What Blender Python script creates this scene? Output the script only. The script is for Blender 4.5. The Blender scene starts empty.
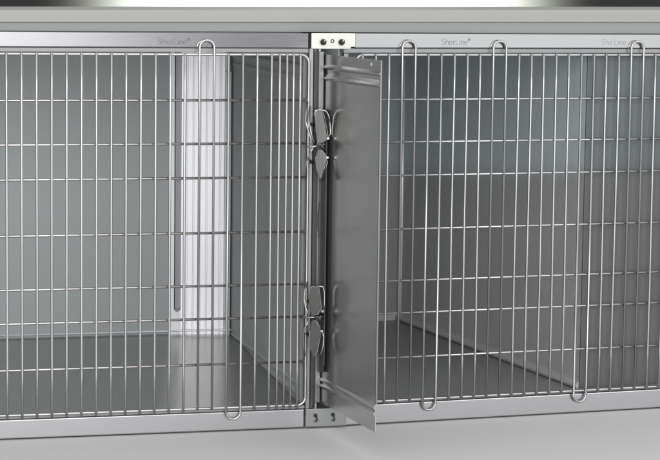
import bpy, bmesh, math, random
from mathutils import Vector, Matrix
random.seed(7)
C = bpy.context.scene
COL = C.collection
TH = 0.08317                                   # the right cage is turned a little towards the viewer's left

# ------------------------------------------------------------------ materials
def new_mat(name):
    m = bpy.data.materials.new(name); m.use_nodes = True
    nt = m.node_tree; b = nt.nodes['Principled BSDF']
    return m, nt, b

def steel(name, col, rough=.35, metal=1.0, streak=(60, 60, 1.5), amp=.05, bump=.02, aniso=0.0, blotch=.04):
    """brushed sheet steel: fine streaks along the grain plus faint large unevenness"""
    m, nt, b = new_mat(name)
    N, L = nt.nodes, nt.links
    tc = N.new('ShaderNodeTexCoord'); mp = N.new('ShaderNodeMapping')
    mp.inputs['Scale'].default_value = streak
    L.new(tc.outputs['Object'], mp.inputs['Vector'])
    n1 = N.new('ShaderNodeTexNoise'); n1.inputs['Scale'].default_value = 14; n1.inputs['Detail'].default_value = 4
    L.new(mp.outputs['Vector'], n1.inputs['Vector'])
    n2 = N.new('ShaderNodeTexNoise'); n2.inputs['Scale'].default_value = 5; n2.inputs['Detail'].default_value = 3
    L.new(tc.outputs['Object'], n2.inputs['Vector'])
    mr = N.new('ShaderNodeMapRange'); mr.inputs['To Min'].default_value = 1 - amp; mr.inputs['To Max'].default_value = 1 + amp
    mr.inputs['From Min'].default_value = .25; mr.inputs['From Max'].default_value = .75
    L.new(n1.outputs['Fac'], mr.inputs['Value'])
    mr2 = N.new('ShaderNodeMapRange'); mr2.inputs['To Min'].default_value = 1 - blotch; mr2.inputs['To Max'].default_value = 1 + blotch
    mr2.inputs['From Min'].default_value = .3; mr2.inputs['From Max'].default_value = .7
    L.new(n2.outputs['Fac'], mr2.inputs['Value'])
    mu = N.new('ShaderNodeMath'); mu.operation = 'MULTIPLY'
    L.new(mr.outputs[0], mu.inputs[0]); L.new(mr2.outputs[0], mu.inputs[1])
    vm = N.new('ShaderNodeVectorMath'); vm.operation = 'SCALE'; vm.inputs[0].default_value = col
    L.new(mu.outputs[0], vm.inputs['Scale']); L.new(vm.outputs[0], b.inputs['Base Color'])
    rr = N.new('ShaderNodeMapRange'); rr.inputs['To Min'].default_value = rough * .88; rr.inputs['To Max'].default_value = rough * 1.12
    L.new(n1.outputs['Fac'], rr.inputs['Value']); L.new(rr.outputs[0], b.inputs['Roughness'])
    b.inputs['Metallic'].default_value = metal
    b.inputs['Anisotropic'].default_value = aniso
    if bump:
        bp = N.new('ShaderNodeBump'); bp.inputs['Strength'].default_value = bump; bp.inputs['Distance'].default_value = .002
        L.new(n1.outputs['Fac'], bp.inputs['Height']); L.new(bp.outputs[0], b.inputs['Normal'])
    return m

def paint_reflection(m, high, amount=1.0):
    """bluish reflection painted into the upper zone of the sheet, fading out softly along a slightly sloping line"""
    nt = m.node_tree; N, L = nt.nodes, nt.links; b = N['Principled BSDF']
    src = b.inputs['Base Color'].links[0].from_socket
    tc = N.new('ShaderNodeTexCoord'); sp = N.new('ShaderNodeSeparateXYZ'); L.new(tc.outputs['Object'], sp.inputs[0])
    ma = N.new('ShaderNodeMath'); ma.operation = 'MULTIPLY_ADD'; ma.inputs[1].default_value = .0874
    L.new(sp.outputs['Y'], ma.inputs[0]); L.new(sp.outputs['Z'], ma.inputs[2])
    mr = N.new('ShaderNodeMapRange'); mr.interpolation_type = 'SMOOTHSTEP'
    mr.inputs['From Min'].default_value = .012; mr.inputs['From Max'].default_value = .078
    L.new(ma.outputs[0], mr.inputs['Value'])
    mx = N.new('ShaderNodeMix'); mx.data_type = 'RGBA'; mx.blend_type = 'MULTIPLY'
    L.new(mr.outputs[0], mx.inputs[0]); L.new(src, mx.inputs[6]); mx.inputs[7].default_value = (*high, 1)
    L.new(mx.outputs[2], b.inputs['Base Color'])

def plain(name, col, rough=.5, metal=0.0, noise=.03, scale=40):
    m, nt, b = new_mat(name)
    N, L = nt.nodes, nt.links
    tc = N.new('ShaderNodeTexCoord'); n = N.new('ShaderNodeTexNoise'); n.inputs['Scale'].default_value = scale; n.inputs['Detail'].default_value = 5
    L.new(tc.outputs['Object'], n.inputs['Vector'])
    mr = N.new('ShaderNodeMapRange'); mr.inputs['To Min'].default_value = 1 - noise; mr.inputs['To Max'].default_value = 1 + noise
    mr.inputs['From Min'].default_value = .3; mr.inputs['From Max'].default_value = .7
    L.new(n.outputs['Fac'], mr.inputs['Value'])
    vm = N.new('ShaderNodeVectorMath'); vm.operation = 'SCALE'; vm.inputs[0].default_value = col
    L.new(mr.outputs[0], vm.inputs['Scale']); L.new(vm.outputs[0], b.inputs['Base Color'])
    b.inputs['Roughness'].default_value = rough; b.inputs['Metallic'].default_value = metal
    return m

HX, VX = (1.2, 60, 60), (60, 60, 1.2)
M = dict(
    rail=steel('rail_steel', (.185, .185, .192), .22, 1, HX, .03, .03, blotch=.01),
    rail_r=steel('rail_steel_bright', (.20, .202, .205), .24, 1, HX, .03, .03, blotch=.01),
    rail_b=steel('lower_rail_steel', (.43, .43, .44), .30, 1, HX, .03, .03, blotch=.01),  # same steel as the top rails, lightened to carry brighter reflections
    back_l=steel('back_panel_steel', (.36, .38, .385), .55, .45, VX, .015, .01, blotch=.01),
    side_l=steel('side_panel_steel', (.43, .45, .455), .8, .05, VX, .03, .02),
    back_r=steel('dark_panel_steel', (.30, .302, .30), .55, .3, VX, .03, .02),
    part_r=steel('partition_steel', (.47, .47, .468), .65, .2, VX),
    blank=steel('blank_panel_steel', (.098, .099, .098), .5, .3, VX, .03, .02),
    floor_l=steel('tray_steel', (.33, .335, .33), .26, .7, (60, 1.2, 60), .02, .01),
    floor_r=steel('tray_steel_dark', (.31, .31, .308), .4, .4, (60, 1.2, 60), .02, .01),
    column=steel('pale_metal', (.90, .90, .93), .38, .30, (28, 28, .25), .03, .02, blotch=.01),  # much paler than the back wall metal
    column_edge=steel('satin_steel', (.58, .59, .60), .35, .8, VX, .03),
    slot=steel('slot_steel', (.30, .31, .335), .4, .8, VX, .03),
    ceiling=steel('ceiling_steel', (.45, .46, .47), .4, .9, HX, .03),
    stile=steel('stile_steel', (.20, .203, .206), .42, .95, VX, .04, .02),
    divider=steel('divider_steel', (.50, .495, .487), .21, .90, VX, .05, .015, aniso=.55),
    top=steel('cage_top_steel', (.44, .45, .45), .5, .6, HX, .01, .01, blotch=.01),
    wire=plain('plated_wire', (.46, .45, .44), .32, .9, .03),
    wire_r=plain('bright_plated_wire', (.40, .40, .40), .28, .92, .03),
    clip_edge=steel('latch_rim_steel', (.22, .22, .215), .26, 1, VX, .05, .0),
    lip=steel('lip_steel', (.26, .265, .27), .5, .4, HX, .03, .02),
    clip=steel('latch_steel', (.10, .10, .097), .30, 1, VX, .12, .0),
    bolt=plain('black_bolt', (.02, .02, .02), .25, .6),
    bracket=plain('ivory_plastic', (.60, .61, .56), .40, 0, .015),
    plate=steel('plate_steel', (.27, .275, .275), .36, .9, HX, .03),
    etch=plain('etched_grey', (.11, .115, .12), .6, 0),
    etch_faint=plain('worn_etched_grey', (.24, .245, .25), .6, 0),
    fin=plain('dark_fin', (.05, .05, .049), .6, 0),
    dark=plain('dark_gap', (.010, .010, .010), .95, 0),  # near-black, put in as the shade of slots and gaps
    floor=plain('grey_floor', (.52, .52, .51), .55, 0, .012, 60),
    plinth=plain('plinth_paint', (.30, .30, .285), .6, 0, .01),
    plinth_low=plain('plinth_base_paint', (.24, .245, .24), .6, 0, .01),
    added_backdrop=plain('added_dark_backdrop', (.016, .0165, .0145), .8, 0, .02),
)

for k, c in (('back_r', (1.26, 1.38, 1.45)), ('part_r', (1.30, 1.43, 1.50)), ('blank', (1.04, 1.17, 1.24))): paint_reflection(M[k], c)  # bluish reflection painted on back wall, partition and blank panel

M['divider'].node_tree.nodes['Principled BSDF'].inputs['Anisotropic Rotation'].default_value = .25
# ------------------------------------------------------------------ mesh helpers
def link(name, bm, mat, parent=None, smooth=False):
    me = bpy.data.meshes.new(name)
    bmesh.ops.recalc_face_normals(bm, faces=bm.faces)
    bm.to_mesh(me); bm.free()
    if smooth:
        for p in me.polygons: p.use_smooth = True
    me.materials.append(mat)
    o = bpy.data.objects.new(name, me); COL.objects.link(o)
    if parent: o.parent = parent
    return o

def box(bm, a, b, bev=0.0, seg=2):
    t = bmesh.new()
    bmesh.ops.create_cube(t, size=1)
    for v in t.verts:
        v.co = Vector([(a[i] + b[i]) / 2 + v.co[i] * (b[i] - a[i]) for i in range(3)])
    if bev: bmesh.ops.bevel(t, geom=t.edges[:], offset=bev, segments=seg, affect='EDGES', profile=.6)
    me = bpy.data.meshes.new('t'); t.to_mesh(me); t.free(); bm.from_mesh(me); bpy.data.meshes.remove(me)
    return bm

def tube(bm, pts, r, n=10, closed=False, caps=True):
    pts = [Vector(p) for p in pts]; k = len(pts); rings = []
    t0 = (pts[1] - pts[0]).normalized()
    ref = Vector((0, -1, 0)) if abs(t0.y) < .9 else Vector((1, 0, 0))
    nrm = t0.cross(ref).normalized()
    for i, p in enumerate(pts):
        if closed: t = (pts[(i + 1) % k] - pts[i - 1]).normalized()
        elif i == 0: t = t0
        elif i == k - 1: t = (pts[-1] - pts[-2]).normalized()
        else: t = ((pts[i + 1] - p).normalized() + (p - pts[i - 1]).normalized()).normalized()
        nrm = (nrm - t * nrm.dot(t)).normalized(); bn = t.cross(nrm)
        rings.append([bm.verts.new(p + (nrm * math.cos(a) + bn * math.sin(a)) * r) for a in [2 * math.pi * j / n for j in range(n)]])
    m = k if closed else k - 1
    for i in range(m):
        A, B = rings[i], rings[(i + 1) % k]
        for j in range(n): bm.faces.new((A[j], A[(j + 1) % n], B[(j + 1) % n], B[j]))
    if caps and not closed:
        bm.faces.new(rings[0]); bm.faces.new(rings[-1][::-1])
    return bm

def arc(cx, cz, r, a0, a1, n=10, y=0.0, rz=None):
    rz = rz or r
    return [(cx + r * math.cos(a0 + (a1 - a0) * i / n), y, cz + rz * math.sin(a0 + (a1 - a0) * i / n)) for i in range(n + 1)]

def prism(bm, poly, y0, y1, bev=0.0):
    """outline in x,z given thickness along y"""
    t = bmesh.new()
    A = [t.verts.new((x, y0, z)) for x, z in poly]; B = [t.verts.new((x, y1, z)) for x, z in poly]
    t.faces.new(A); t.faces.new(B[::-1]); n = len(poly)
    for i in range(n): t.faces.new((A[i], B[i], B[(i + 1) % n], A[(i + 1) % n]))
    if bev: bmesh.ops.bevel(t, geom=t.edges[:], offset=bev, segments=2, affect='EDGES', profile=.6)
    me = bpy.data.meshes.new('t'); t.to_mesh(me); t.free(); bm.from_mesh(me); bpy.data.meshes.remove(me)
    return bm

def prism_x(bm, poly, x0, x1):
    A = [bm.verts.new((x0, y, z)) for y, z in poly]; B = [bm.verts.new((x1, y, z)) for y, z in poly]
    bm.faces.new(A); bm.faces.new(B[::-1]); n = len(poly)
    for i in range(n): bm.faces.new((A[i], B[i], B[(i + 1) % n], A[(i + 1) % n]))
    return bm

def sheet(bm, path, ext, thick):
    """folded sheet: path = list of points (cross-section), swept by vector ext; real thickness"""
    ext = Vector(ext); P = [Vector(p) for p in path]; n = len(P); off = []
    for i in range(n):
        if i == 0: d = P[1] - P[0]
        elif i == n - 1: d = P[-1] - P[-2]
        else: d = (P[i + 1] - P[i]).normalized() + (P[i] - P[i - 1]).normalized()
        off.append(d.cross(ext).normalized() * thick)
    a = [bm.verts.new(p) for p in P]; b = [bm.verts.new(p + ext) for p in P]
    c = [bm.verts.new(p + o) for p, o in zip(P, off)]; d = [bm.verts.new(p + o + ext) for p, o in zip(P, off)]
    for i in range(n - 1):
        bm.faces.new((a[i], a[i + 1], b[i + 1], b[i])); bm.faces.new((c[i], d[i], d[i + 1], c[i + 1]))
        bm.faces.new((a[i], c[i], c[i + 1], a[i + 1])); bm.faces.new((b[i], b[i + 1], d[i + 1], d[i]))
    for i in (0, n - 1): bm.faces.new((a[i], b[i], d[i], c[i]))
    return bm

def quadslab(bm, q, up):
    """four corners given a thickness vector"""
    up = Vector(up); A = [bm.verts.new(p) for p in q]; B = [bm.verts.new(Vector(p) + up) for p in q]
    bm.faces.new(A); bm.faces.new(B[::-1])
    for i in range(4): bm.faces.new((A[i], B[i], B[(i + 1) % 4], A[(i + 1) % 4]))
    return bm

def empty(name, loc=(0, 0, 0), rz=0):
    o = bpy.data.objects.new(name, None); COL.objects.link(o); o.location = loc; o.rotation_euler = (0, 0, rz)
    o.empty_display_size = .05
    return o

def tag(o, label, cat, group=None):
    o['label'] = label; o['category'] = cat
    if group: o['group'] = group

def struct(o): o['kind'] = 'structure'

# ------------------------------------------------------------------ levels
ZW = [.2762, .1897, .1068, .0414, -.0640, -.1660, -.2300, -.3184, -.4042]      # nine cross wires
RT0, RT1 = .2885, .3172          # top rail
RB0, RB1 = -.4490, -.4128        # bottom rail
GZ = -.4515                      # floor under the cages
P = .028
WR = .00240                      # wire radius

# ------------------------------------------------------------------ lettering on the rails
GLY = {   # single-stroke letters in a unit box, drawn as thin etched lines
 'S': ([[(.55,.88),(.42,1),(.2,1),(.05,.86),(.08,.68),(.3,.55),(.5,.42),(.56,.22),(.42,.03),(.18,0),(0,.14)]], .68),
 'h': ([[(.08,1),(.08,0)],[(.08,.42),(.2,.6),(.36,.62),(.46,.5),(.46,0)]], .58),
 'o': ([[(.25+.22*math.cos(a),.31+.31*math.sin(a)) for a in [i*math.pi/6 for i in range(13)]]], .58),
 'r': ([[(.08,.62),(.08,0)],[(.08,.4),(.18,.58),(.32,.62)]], .38),
 'L': ([[(.1,1),(.1,0),(.5,0)]], .62),
 'I': ([[(.08,1),(.08,0)]], .2),
 'i': ([[(.08,.68),(.08,0)],[(.08,.92),(.08,1)]], .22),
 'n': ([[(.08,.62),(.08,0)],[(.08,.42),(.2,.6),(.36,.62),(.46,.5),(.46,0)]], .58),
 'e': ([[(.03,.33),(.48,.33),(.46,.5),(.34,.61),(.18,.61),(.05,.48),(.02,.28),(.1,.07),(.26,0),(.45,.08)]], .56),
 '*': ([[(.2+.2*math.cos(a),.88+.2*math.sin(a)) for a in [i*math.pi/6 for i in range(13)]],[(.15,.78),(.15,.98),(.24,.96),(.24,.89),(.16,.88),(.25,.78)]], .45),
 ' ': ([], .22),
}
def lettering(text, x0, z0, h, w, y, mat, parent, r=.00042):
    tot = sum(GLY[c][1] for c in text); sx = w / tot; bm = bmesh.new(); x = x0
    for c in text:
        for st in GLY[c][0]:
            tube(bm, [(x + px * sx, y, z0 + pz * h) for px, pz in st], r, 6)
        x += GLY[c][1] * sx
    return link('lettering', bm, mat, parent)

# ------------------------------------------------------------------ wire door
def hairpin_top(bm, xa, xb, ztop, zbot, y):
    r = (xb - xa) / 2; c = (xa + xb) / 2
    pts = [(xa, y, zbot), (xa, y, ztop - r - .004)] + arc(c, ztop - r, r, math.pi, 0, 12, y, r) + [(xb, y, ztop - r - .004), (xb, y, zbot)]
    tube(bm, pts, WR, 10)
    # hooked end that grips behind the rail lip
    hk = arc(c - .004, ztop - r - .001, r * 1.02, math.pi * 1.0, math.pi * .25, 8, y + .006, r)
    tube(bm, hk, WR * .9, 8)

def hairpin_bot(bm, xa, xb, ztop, zbot, y):
    r = (xb - xa) / 2; c = (xa + xb) / 2
    pts = [(xa, y, ztop), (xa, y, zbot + r)] + arc(c, zbot + r, r, math.pi, 2 * math.pi, 12, y, r) + [(xb, y, ztop)]
    tube(bm, pts, WR, 10)

def wobble(x, z0, z1, y, amp):
    n = 9; ph = random.uniform(0, 6)
    return [(x + amp * math.sin(ph + 5 * i / n) * random.uniform(.3, 1), y, z0 + (z1 - z0) * i / n) for i in range(n + 1)]

def wire_door(parent, xs, x0, x1, loops_top, loops_bot, mat, rim_side, yv=-.0065, amp=.0002):
    door = None
    yh = yv + 2 * WR - .0003
    # rim: closed rounded frame
    bm = bmesh.new(); R = .016; zt, zb = ZW[0], ZW[-1]; rr = WR * 1.15
    pts = []
    for cx, cz, a in ((x1 - R, zt - R, math.pi / 2), (x1 - R, zb + R, 0), (x0 + R, zb + R, -math.pi / 2), (x0 + R, zt - R, math.pi)):
        pts += arc(cx, cz, R, a, a - math.pi / 2, 7, yh)
    tube(bm, pts, rr, 10, closed=True)
    door = link('wire_door', bm, mat, parent, True)
    for z in ZW[1:-1]:
        bm = bmesh.new(); tube(bm, [(x0 + .001, yh, z), (x1 + .0012, yh, z)], WR, 10)
        link('cross_wire', bm, mat, door, True)
    i = 0; n = len(xs)
    while i < n:
        x = xs[i]
        if i in loops_top and i + 1 < n:
            bm = bmesh.new(); hairpin_top(bm, x, xs[i + 1], .3035, zb - .002, yv); link('hairpin_wire', bm, mat, door, True); i += 2; continue
        if i in loops_bot and i + 1 < n:
            bm = bmesh.new(); hairpin_bot(bm, x, xs[i + 1], zt + .003, -.4262, yv); link('hairpin_wire', bm, mat, door, True); i += 2; continue
        bm = bmesh.new(); tube(bm, wobble(x, zt + .0032, zb - .0048, yv, amp), WR, 10); link('upright_wire', bm, mat, door, True)
        i += 1
    return door

# ================================================================== LEFT CAGE
L = empty('kennel_cage', (0, 0, 0))
tag(L, 'left stainless steel animal cage with closed wire door and bright corner column inside', 'cage', 'steel cages side by side')
XL0, XL1 = -.40, .5790
DL = .70; ZB = -.3700; ZF = -.4080
# rails
bm = bmesh.new(); box(bm, (XL0, 0, RT0), (.5785, .028, RT1), .0022, 3); r = link('top_rail', bm, M['rail'], L)
lettering('ShorLine*', .2845, .2953, .0105, .0625, -.00015, M['etch'], r)
bm = bmesh.new(); box(bm, (XL0, 0, RB0), (.5765, .028, RB1), .0022, 3); link('bottom_rail', bm, M['rail_b'], L)
# inner lips between rails and door
bm = bmesh.new(); box(bm, (XL0, .004, .2800), (.5785, .026, RT0 - .0004), .001); link('top_lip', bm, M['lip'], L)
bm = bmesh.new(); box(bm, (XL0, .004, RB1 + .0004), (.5785, .020, -.4062), .001); link('bottom_lip', bm, M['lip'], L)
# back wall
bm = bmesh.new(); quadslab(bm, [(XL0, DL, -.43), (.4400, DL, -.43), (.4400, DL, .300), (XL0, DL, .300)], (0, .004, 0)); link('back_panel', bm, M['back_l'], L)
# bright corner column, ribbed
bm = bmesh.new()
xa, xb = .4405, .5700; path = [(xa, DL - .001, -.372)]
path = []
prof = [(0, .0), (.010, -.004), (.012, -.004), (.024, -.004)]
path = [(xa, DL, 0), (xa + .0005, DL - .006, 0), (.4475, DL - .006, 0), (.4480, DL - .0005, 0)]
sheet(bm, [(x, y, -.372) for x, y, _ in path], (0, 0, .66), .0012)
col = link('column_edge', bm, M['column'], L)
bm = bmesh.new(); ribs = [( .4640, DL - .0005), (.4645, DL - .007)]
x = .4645
while x < .548:
    ribs += [(x + .0095, DL - .007), (x + .0105, DL - .0078), (x + .0120, DL - .0078), (x + .0130, DL - .007)]; x += .0145
ribs += [(.5570, DL - .007), (.5585, DL - .004)]
sheet(bm, [(a, b, -.372) for a, b in [(p, q - (p - .464) * .14) for p, q in ribs]], (0, 0, .66), .0012)
link('corner_column', bm, M['column'], L)
bm = bmesh.new(); box(bm, (.5590, DL - .022, -.372), (.5725, DL - .001, .215), .0008); box(bm, (.5590, DL - .022, .2155), (.5650, DL - .001, .288), .0008); link('corner_filler', bm, M['column_edge'], L)
# recessed slot between the two, rounded foot
bm = bmesh.new(); box(bm, (.4482, DL - .0022, -.312), (.4638, DL - .0005, .288)); link('slot', bm, M['slot'], L)
bm = bmesh.new(); box(bm, (.4482, DL - .0052, -.313), (.4508, DL - .0023, .288)); link('slot_shade_strip', bm, M['dark'], L)  # black strip stands in for shade on one side of the slot
bm = bmesh.new(); prism(bm, [(.4482, -.372), (.4638, -.372), (.4638, -.312)] + [(.456 + .0078 * math.cos(a), -.3125 - .0078 * math.sin(a)) for a in [i * math.pi / 10 for i in range(11)]] + [(.4482, -.3125)], DL - .006, DL - .0023)
link('slot_foot', bm, M['column'], L)
# tray floor, coved up to the back with a bead
bm = bmesh.new()
fp = [(.0225, ZF), (.35, (ZF + ZB) / 2), (DL - .0005, ZB)]
sheet(bm, [(XL0 + .002, y, z) for y, z in fp], (.5718 - XL0 - .002, 0, 0), .0015)
link('floor_tray', bm, M['floor_l'], L, False)
bm = bmesh.new(); tube(bm, [(XL0 + .003, DL - .003, -.3630), (.4420, DL - .003, -.3635), (.4470, DL - .0090, -.3620), (.4650, DL - .0100, -.3620), (.5590, DL - .0240, -.3610), (.5740, DL - .0260, -.3610)], .0023, 10); link('seam_bead', bm, M['column'], L, True)
# right hand side wall with rolled beads near floor and ceiling
bm = bmesh.new()
X = .5765
sp = [(X, -.43), (X, -.3985), (X - .0018, -.394), (X - .0022, -.390), (X, -.384), (X, -.377), (X - .0018, -.374), (X - .0018, -.371), (X, -.368), (X, .2250), (X - .0022, .2290), (X - .0022, .2330), (X, .2370), (X - .001, .244), (X - .0045, .2490), (X - .0045, .2550), (X, .258), (X, .300)]
sheet(bm, [(x, .022, z) for x, z in sp], (0, DL - .022, 0), -.0015)
link('side_panel', bm, M['side_l'], L)
bm = bmesh.new(); box(bm, (XL0, .022, -.43), (XL0 + .003, DL, .300)); link('side_panel', bm, M['side_l'], L)
# ceiling and top cover
bm = bmesh.new(); box(bm, (XL0 + .0035, .029, .2950), (.5745, DL - .001, .2970)); link('ceiling_panel', bm, M['ceiling'], L)
bm = bmesh.new(); box(bm, (XL0, .0285, .3100), (.5785, DL + .004, .3165), .001); link('top_panel', bm, M['top'], L)
bm = bmesh.new(); box(bm, (XL0, DL + .0045, GZ), (.5785, DL + .008, .3095)); link('outer_back', bm, M['back_l'], L)
# stile beside the door (folded section)
bm = bmesh.new()
sheet(bm, [(.5800, .018, RB1 + .0004), (.5800, .0030, RB1 + .0004), (.5868, .0010, RB1 + .0004), (.5905, .0060, RB1 + .0004), (.5950, .0070, RB1 + .0004), (.5975, -.0010, RB1 + .0004), (.6010, -.0016, RB1 + .0004), (.6030, .0040, RB1 + .0004), (.6032, .030, RB1 + .0004)], (0, 0, RT0 - RB1 - .0008), -.0012)
link('door_post', bm, M['stile'], L)
bm = bmesh.new(); box(bm, (.5720, .0185, -.4058), (.5798, .0215, .2796), .0008); link('post_flange', bm, M['lip'], L)
bm = bmesh.new(); prism_x(bm, [(.0010, -.3400), (-.0300, -.3360), (-.0400, -.3200), (-.0412, -.3000), (-.0412, .1300), (-.0400, .1500), (-.0280, .1700), (.0010, .1740)], .6036, .6060); link('dark_reflection_fin', bm, M['fin'], L)  # added dark fin, shaped to darken the divider through its reflection
# door
narrow = [.5197, .5340, .5470, .5602]
xs = [k * P for k in range(-13, 19)] + narrow
k0 = 13
dl = wire_door(L, xs, -.385, .5780, {k0 + 13}, {k0 + 15}, M['wire'], 1)
# ------------------------------------------------------------------ latches
def px(x, y, Y=-.045):
    x -= 1.6 * (y < 200)    # outline grid of the latches, about 2 mm per unit, on a plane Y in front of the door post
    X = .6033 + (x - 320) * .00203; z = .1038 - (y - 145) * .00194
    return X + .26 * (Y + .01), z + (.428 - z) / 4.23 * (-Y - .01)

def latch(parent, paddle, wires, bails, bolts, knot, stops):
    bm = bmesh.new(); prism(bm, [px(*q) for q in paddle[0]], -.0470, -.0430, .0010)
    la = link('latch', bm, M['clip'], parent)
    bm = bmesh.new(); prism(bm, [px(*q) for q in paddle[1]], -.0470, -.0430, .0010); link('paddle', bm, M['clip'], la)
    for pd in paddle:      # rolled rim and small bright end stop of each paddle
        bm = bmesh.new(); q = [px(*p) for p in pd]
        tube(bm, [(x, -.0474, z) for x, z in q], .0009, 6, closed=True)
        link('rim', bm, M['clip_edge'], la, True)
    for q in stops:
        bm = bmesh.new(); x, z = px(*q); box(bm, (x - .0026, -.0500, z - .0022), (x + .0026, -.0440, z + .0022), .0009); link('end_stop', bm, M['wire_r'], la)
    for w in wires:
        bm = bmesh.new(); pts = []
        for a, b, *q in w:
            Y = q[0] if q else -.045
            X, z = px(a, b, Y); pts.append((X, Y, z))
        tube(bm, pts, .0016, 8); link('bail_wire', bm, M['wire'], la, True)
    for w in bails:
        bm = bmesh.new(); prism(bm, [px(*q) for q in w], -.0478, -.0455); link('slot', bm, M['dark'], la)  # near-black slab stands in for the shaded slot opening
    for (a, b) in bolts:
        bm = bmesh.new(); x, z = px(a, b, -.02)
        tube(bm, [(x, .002, z), (x, -.0240, z)], .0032, 10); link('bolt', bm, M['bolt'], la, True)
    bm = bmesh.new(); x, z = px(*knot)
    tube(bm, [(x - .009, -.045, z + .002), (x + .004, -.046, z)], .0030, 10)
    tube(bm, [(x - .002, -.046, z + .002), (x - .002, .004, z + .002)], .0030, 10)
    tube(bm, [(x + .003, -.050, z + .004), (x + .003, -.040, z - .003)], .0036, 10)
    tube(bm, [(x - .003, -.048, z - .006), (x + .007, -.046, z + .007)], .0016, 8)
    tube(bm, [(x - .003, -.048, z + .004), (x + .008, -.046, z - .012)], .0016, 8)
    link('pivot', bm, M['clip'], la, True)
    return la

latch(L,
      ([(314.6, 112), (317, 110.5), (321.5, 111), (323.5, 117), (326, 129), (327.5, 138), (323, 142), (317, 144), (315.5, 131)],
       [(317.5, 149), (321, 150), (326.5, 156.5), (324, 168), (321.6, 179.5), (319, 177), (316.2, 168), (315.4, 158)]),
      [[(314, 116), (315, 111), (319, 110), (325, 111), (328, 116), (329.6, 128), (329.8, 134), (327.5, 138)],
       [(327, 157), (326.8, 163), (324.8, 172), (322.6, 180)],
       [(307.5, 103, -.008), (306, 112, -0.030), (305.8, 122, -0.045), (308, 130, -0.045), (311, 139, -0.045), (313, 146, -0.045)],
       [(309.5, 107, -.008), (308.4, 118, -0.030), (310.5, 130, -0.045), (314, 143, -0.045)],
       [(313.6, 147, -0.045), (311, 152, -0.045), (308, 158, -0.030), (306.4, 165, -0.030), (306.8, 176, -.008)],
       [(306, 146.2, -0.030), (312, 146.8, -0.045), (320, 145.5, -0.045)]],
      [[(321.5, 112), (325.5, 112.5), (328.6, 120), (328.8, 134), (326.5, 138), (324.5, 126)],
       [(326, 157), (327.2, 158), (323.6, 180), (321.4, 180)]],
      [(312.5, 125), (312, 162)], (321.5, 145.5), [(327.2, 138.5), (326.8, 157.5)])
latch(L,
      ([(309.5, 289), (312, 286), (318.5, 287), (320.2, 298), (321.4, 309), (317.5, 314.5), (312, 315.5), (309.2, 305)],
       [(311.5, 321), (316, 320.5), (320.3, 328), (320.4, 337), (317.8, 352), (314, 357), (311, 350), (309.8, 334)]),
      [[(318, 286.5), (322.5, 286.5), (324.2, 292), (324.4, 305), (323, 311)],
       [(322.3, 331), (324.2, 338), (323.6, 347), (321.6, 355)],
       [(307, 282, -.008), (305.2, 290, -0.030), (304.6, 299, -0.030), (306.5, 309, -0.045), (310, 316.5, -0.045)],
       [(309.5, 320, -0.045), (306, 327, -0.045), (304.4, 335, -0.030), (304.6, 346, -0.030), (306, 356, -.008)],
       [(303.5, 317.5, -0.030), (311, 317.5, -0.045), (319, 317, -0.045)]],
      [[(319.3, 288), (322.6, 288), (323.5, 296), (323.4, 309), (321, 309)],
       [(321.4, 333), (323, 336), (322.4, 346), (320, 354.5), (318.6, 353)]],
      [(309.8, 302), (309.3, 335)], (319.5, 318), [(322.3, 311.5), (321.8, 331.5)])

# ================================================================== RIGHT CAGE (its own frame: x along its front, y into it)
R = empty('kennel_cage', (.6, 0, 0), TH)
tag(R, 'right stainless steel animal cage with wider wire door, dark interior and diagonal partition foot', 'cage', 'steel cages side by side')
U0, U1 = .0500, 1.02
bm = bmesh.new(); box(bm, (.0705, 0, RT0 + .0004), (U1, .028, RT1 + .0004), .0022, 3); r = link('top_rail', bm, M['rail_r'], R)
lettering('ShorLine*', .2500, .2962, .0115, .0625, -.00015, M['etch'], r)
lettering('Sho Line', .5960, .2962, .0115, .055, -.00012, M['etch_faint'], r, .00036)
bm = bmesh.new(); box(bm, (.0615, 0, RB0), (U1, .028, RB1 + .0025), .0022, 3); link('bottom_rail', bm, M['rail_b'], R)
bm = bmesh.new(); box(bm, (U0, .004, .2800), (U1, .026, RT0 - .0001), .001); link('top_lip', bm, M['lip'], R)
bm = bmesh.new(); box(bm, (U0, .004, RB1 + .003), (U1, .020, -.4035), .001); link('bottom_lip', bm, M['lip'], R)
DR = .90; ZRB = -.3900
BX = .5135
# partition wall with foot bead, running from back corner to the door line, then a blank return panel
pw = [(BX, DR), (.5800, .030)]
d = Vector((pw[1][0] - pw[0][0], pw[1][1] - pw[0][1], 0)); nl = Vector((-d.y, d.x, 0)).normalized() * -1   # towards the inside left
def zf(y): return -.4080 + (ZRB + .4080) * (y - .02) / (DR - .02)
bm = bmesh.new(); secs = []
for (x, y) in pw:
    o = Vector((x, y, 0)); zz = zf(y); row = []
    for off, z in ((0, zz - .02), (0, zz + .001), (.006, zz + .002), (.0085, zz + .007), (.006, zz + .012), (.0015, zz + .015), (0, zz + .020), (0, .300)):
        row.append(bm.verts.new(o + nl * off + Vector((0, 0, z))))
    for z in (.300, zz - .02): row.append(bm.verts.new(o - nl * .003 + Vector((0, 0, z))))
    secs.append(row)
for i in range(10): bm.faces.new((secs[0][i], secs[0][(i + 1) % 10], secs[1][(i + 1) % 10], secs[1][i]))
bm.faces.new(secs[0]); bm.faces.new(secs[1][::-1])
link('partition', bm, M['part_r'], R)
# back wall
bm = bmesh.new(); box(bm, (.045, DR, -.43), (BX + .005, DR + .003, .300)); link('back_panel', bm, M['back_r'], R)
bm = bmesh.new(); box(bm, (.3, DR - .006, ZRB - .002), (BX - .003, DR - .001, ZRB + .017), .0015); link('foot_bead', bm, M['part_r'], R)
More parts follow.
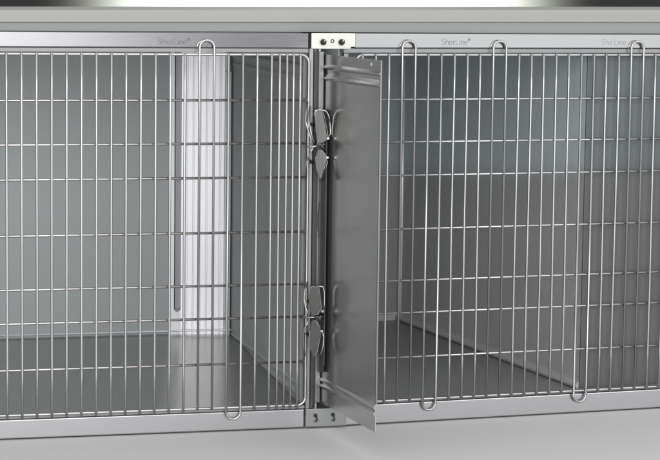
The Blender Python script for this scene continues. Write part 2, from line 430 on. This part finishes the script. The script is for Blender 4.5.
# narrow bright corner trim
bm = bmesh.new(); tube(bm, [(BX + .0010, DR - .020, ZRB + .012), (BX + .0010, DR - .020, .232)], .0050, 10); link('corner_trim', bm, M['column'], R, True)
# second compartment: blank panel behind the door past the partition
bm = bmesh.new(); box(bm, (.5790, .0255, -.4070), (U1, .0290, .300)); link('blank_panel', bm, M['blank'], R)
# floor tray
bm = bmesh.new(); quadslab(bm, [(.045, .0225, -.4080), (U1, .0225, -.4080), (U1, DR, ZRB), (.045, DR, ZRB)], (0, 0, -.002)); link('floor_tray', bm, M['floor_r'], R)
bm = bmesh.new(); box(bm, (.045, .0225, -.4480), (.0485, DR, .300)); link('side_panel', bm, M['side_l'], R)
bm = bmesh.new(); box(bm, (U1 - .003, .0340, -.4480), (U1, DR + .003, .300)); link('side_panel', bm, M['side_l'], R)
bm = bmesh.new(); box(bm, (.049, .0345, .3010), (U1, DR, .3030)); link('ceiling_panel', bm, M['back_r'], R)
bm = bmesh.new(); box(bm, (.045, .0290, .3100), (U1, DR + .004, .3165), .001); link('top_panel', bm, M['top'], R)
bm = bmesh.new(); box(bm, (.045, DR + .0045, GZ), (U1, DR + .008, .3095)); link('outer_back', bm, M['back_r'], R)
bm = bmesh.new(); box(bm, (.0500, .003, RB1 + .003), (.0600, .018, .2795), .002); link('door_post', bm, M['stile'], R)
xs = [.1395 + P * .9785 * k for k in range(-2, 33)]
k0 = 2
wire_door(R, xs, .0720, 1.0, {k0 + 1, k0 + 8, k0 + 19}, {k0 + 3, k0 + 15}, M['wire_r'], 0, amp=.0010)

# ================================================================== DIVIDER PANEL, slid forward out of the gap between the cages
D = empty('divider_panel', (.6, 0, 0), TH)
tag(D, 'grey steel divider panel sliding out towards the viewer between the two cages', 'panel')
bm = bmesh.new()
X = .0085; s = -1
dp = [(X, -.4000), (X, -.3710), (X - .0015, -.3690), (X - .0035, -.3660), (X - .0035, -.3645), (X, -.3610), (X + .001, -.3600), (X - .0030, -.3560), (X - .0032, -.3530), (X, -.3490),
      (X, .2280), (X - .0022, .2310), (X - .0022, .2330), (X, .2365), (X + .002, .2420), (X + .001, .2480), (X - .0026, .2520), (X - .0028, .2545), (X, .2590), (X, .2775)]
sheet(bm, [(x, -.3080, z) for x, z in dp], (0, .50, 0), -.0014)
pn = link('panel_sheet', bm, M['divider'], D)
bm = bmesh.new()
box(bm, (X - .0013, -.3125, -.3480), (X + .0020, -.3082, .2768), .0008); link('front_hem', bm, M['stile'], D)
bm = bmesh.new(); tube(bm, [(X - .0004, -.262, .2690), (X - .0010, -.262, .2690)], .0030, 14); link('hole', bm, M['bracket'], D)
bm = bmesh.new()   # rear guide channel with finger notch
tube(bm, [(X - .006, -.004, .0000), (X - .0085, -.0055, -.010), (X - .0110, -.007, -.030), (X - .0110, -.007, -.055), (X - .0085, -.0055, -.075), (X - .005, -.004, -.088)], .0009, 8)
link('finger_notch_shade', bm, M['dark'], D, True)
bm = bmesh.new(); box(bm, (-.0040, -.0060, -.4000), (.0070, .0200, .2830), .0022, 3); link('guide_channel', bm, M['stile'], D)

# ================================================================== JOINING BRACKETS
def bolts(parent, pts, y, r):
    for (x, z) in pts:
        bm = bmesh.new()
        tube(bm, [(x, y + .002, z), (x, y - .0035, z)], r * 1.25, 14)
        tube(bm, [(x + .0006, y - .002, z + .001), (x + .0006, y - .0075, z + .001)], r, 6)
        b = link('bolt', bm, M['bolt'], parent)
        bm = bmesh.new(); tube(bm, [(x + r * .3, y - .0072, z + r * .9), (x + r * .3, y - .0085, z + r * .2)], r * .42, 8); link('washer', bm, M['wire'], b, True)
B = empty('joining_bracket', (.5816, -.0035, .2890))
tag(B, 'ivory top bracket with two black bolts joining both cages at the top rail', 'bracket', 'brackets joining the cages')
bm = bmesh.new(); box(bm, (0, -.0020, -.0010), (.0780, .0030, .0290), .0014, 3); box(bm, (.0750, -.0004, .0030), (.0872, .0030, .0288), .001)
link('plate', bm, M['bracket'], B)
bolts(B, [(.0228, .0118), (.0590, .0118)], -.0020, .0048)
bm = bmesh.new(); tube(bm, arc(.0412, .0138, .0030, 0, 2 * math.pi, 14, -.0024)[:-1], .0009, 8, closed=True); link('ring', bm, M['bolt'], B, True)
bm = bmesh.new(); box(bm, (-.0045, .0010, .0008), (-.0008, .0030, .0275), .0008); link('gap_strip', bm, M['dark'], B)  # dark strip stands in for the shaded gap beside the bracket

B2 = empty('joining_plate', (.5790, -.0030, -.4480))
tag(B2, 'flat steel plate with two small black bolts joining the cages at the bottom rail', 'bracket', 'brackets joining the cages')
bm = bmesh.new(); box(bm, (0, -.0006, .0004), (.0820, .0025, .0355), .0006); link('plate', bm, M['plate'], B2)
for (x, z) in ((.0195, .0190), (.0545, .0195)):
    bm = bmesh.new()
    tube(bm, [(x, .0010, z + .004), (x, -.0050, z + .004)], .0034, 12)
    tube(bm, [(x - .003, -.0048, z + .005), (x + .002, -.0056, z), (x + .0030, -.0056, z - .0055), (x - .0012, -.0050, z - .0085)], .0013, 8)
    link('bolt', bm, M['bolt'], B2, True)

# ================================================================== SETTING
bm = bmesh.new()
for co in ((-12, -12), (14, -12), (14, 14), (-12, 14)): bm.verts.new((co[0], co[1], GZ))
bm.verts.ensure_lookup_table(); bm.faces.new(bm.verts); g = link('floor', bm, M['floor']); struct(g)
# base of the next row, lying across the tops of both cages
PL = empty('plinth', (-.6, -.002, .3176), .0577)
tag(PL, 'long plain grey plinth lying across the tops of both cages', 'plinth')
bm = bmesh.new(); h = lambda x, a, b: a + (b - a) * (x - .6) / 1.34
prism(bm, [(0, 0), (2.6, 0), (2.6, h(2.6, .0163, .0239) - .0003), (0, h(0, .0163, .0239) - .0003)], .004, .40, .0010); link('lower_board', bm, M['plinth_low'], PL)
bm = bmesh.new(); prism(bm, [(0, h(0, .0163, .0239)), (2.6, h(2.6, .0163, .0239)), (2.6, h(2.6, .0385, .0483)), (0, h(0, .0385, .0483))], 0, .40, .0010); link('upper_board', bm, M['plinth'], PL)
# dark backdrop beyond it, made up with an added spot for a bright border strip
bm = bmesh.new(); box(bm, (-5, 3.4, GZ), (9, 3.45, 3.2)); w = link('added_backdrop', bm, M['added_backdrop']); struct(w)

# ================================================================== CAMERA
cam = bpy.data.cameras.new('camera'); co = bpy.data.objects.new('camera', cam); COL.objects.link(co)
yaw, pit, rol = .2549, .1117, .0126
cy, sy, cp, spp = math.cos(yaw), math.sin(yaw), math.cos(pit), math.sin(pit)
fw = Vector((sy * cp, cy * cp, -spp)); rt = Vector((cy, -sy, 0)); up = rt.cross(fw)
rt2 = rt * math.cos(rol) + up * math.sin(rol); up2 = -rt * math.sin(rol) + up * math.cos(rol)
mw = Matrix((rt2, up2, -fw)).transposed().to_4x4(); mw.translation = Vector((-.4777, -4.2287, .428))
co.matrix_world = mw
cam.sensor_width = 36; cam.lens = 2270.9 / 660 * 36; cam.clip_end = 100; cam.clip_start = .05
C.camera = co

# ================================================================== LIGHT
W = bpy.data.worlds.new('World'); C.world = W; W.use_nodes = True
W.node_tree.nodes['Background'].inputs[0].default_value = (.97, .98, 1, 1)
W.node_tree.nodes['Background'].inputs[1].default_value = 1.05
def area(name, loc, tgt, sx, sy_, e, col=(1, 1, 1)):
    l = bpy.data.lights.new(name, 'AREA'); l.shape = 'RECTANGLE'; l.size = sx; l.size_y = sy_; l.energy = e; l.color = col
    o = bpy.data.objects.new(name, l); COL.objects.link(o); o.location = loc
    o.rotation_euler = (Vector(tgt) - Vector(loc)).to_track_quat('-Z', 'Y').to_euler(); return o
area('softbox_left', (-.35, -5.0, .9), (.2, 0, 0), 2.8, 3.4, 150)
area('softbox_right', (3.7, -5.0, .9), (.9, 0, 0), 2.8, 3.4, 85)
area('softbox_top', (.6, -1.8, 3.2), (.6, 0, 0), 4, 2.5, 15)
sl = bpy.data.lights.new('added_spot', 'SPOT'); sl.energy = 17000; sl.spot_size = math.radians(49); sl.spot_blend = 1.0; sl.shadow_soft_size = .15; sl.color = (.97, 1, .93)  # added lamp, brightens the middle of the made-up strip
so = bpy.data.objects.new('added_spot', sl); COL.objects.link(so); so.location = (1.49, 1.55, 1.0)
so.rotation_euler = (Vector((1.49, 3.4, .37)) - Vector(so.location)).to_track_quat('-Z', 'Y').to_euler()

C.render.engine = 'CYCLES'
C.view_settings.view_transform = 'Standard'; C.view_settings.look = 'None'; C.view_settings.exposure = 0; C.view_settings.gamma = 1
C.cycles.max_bounces = 8; C.cycles.glossy_bounces = 6
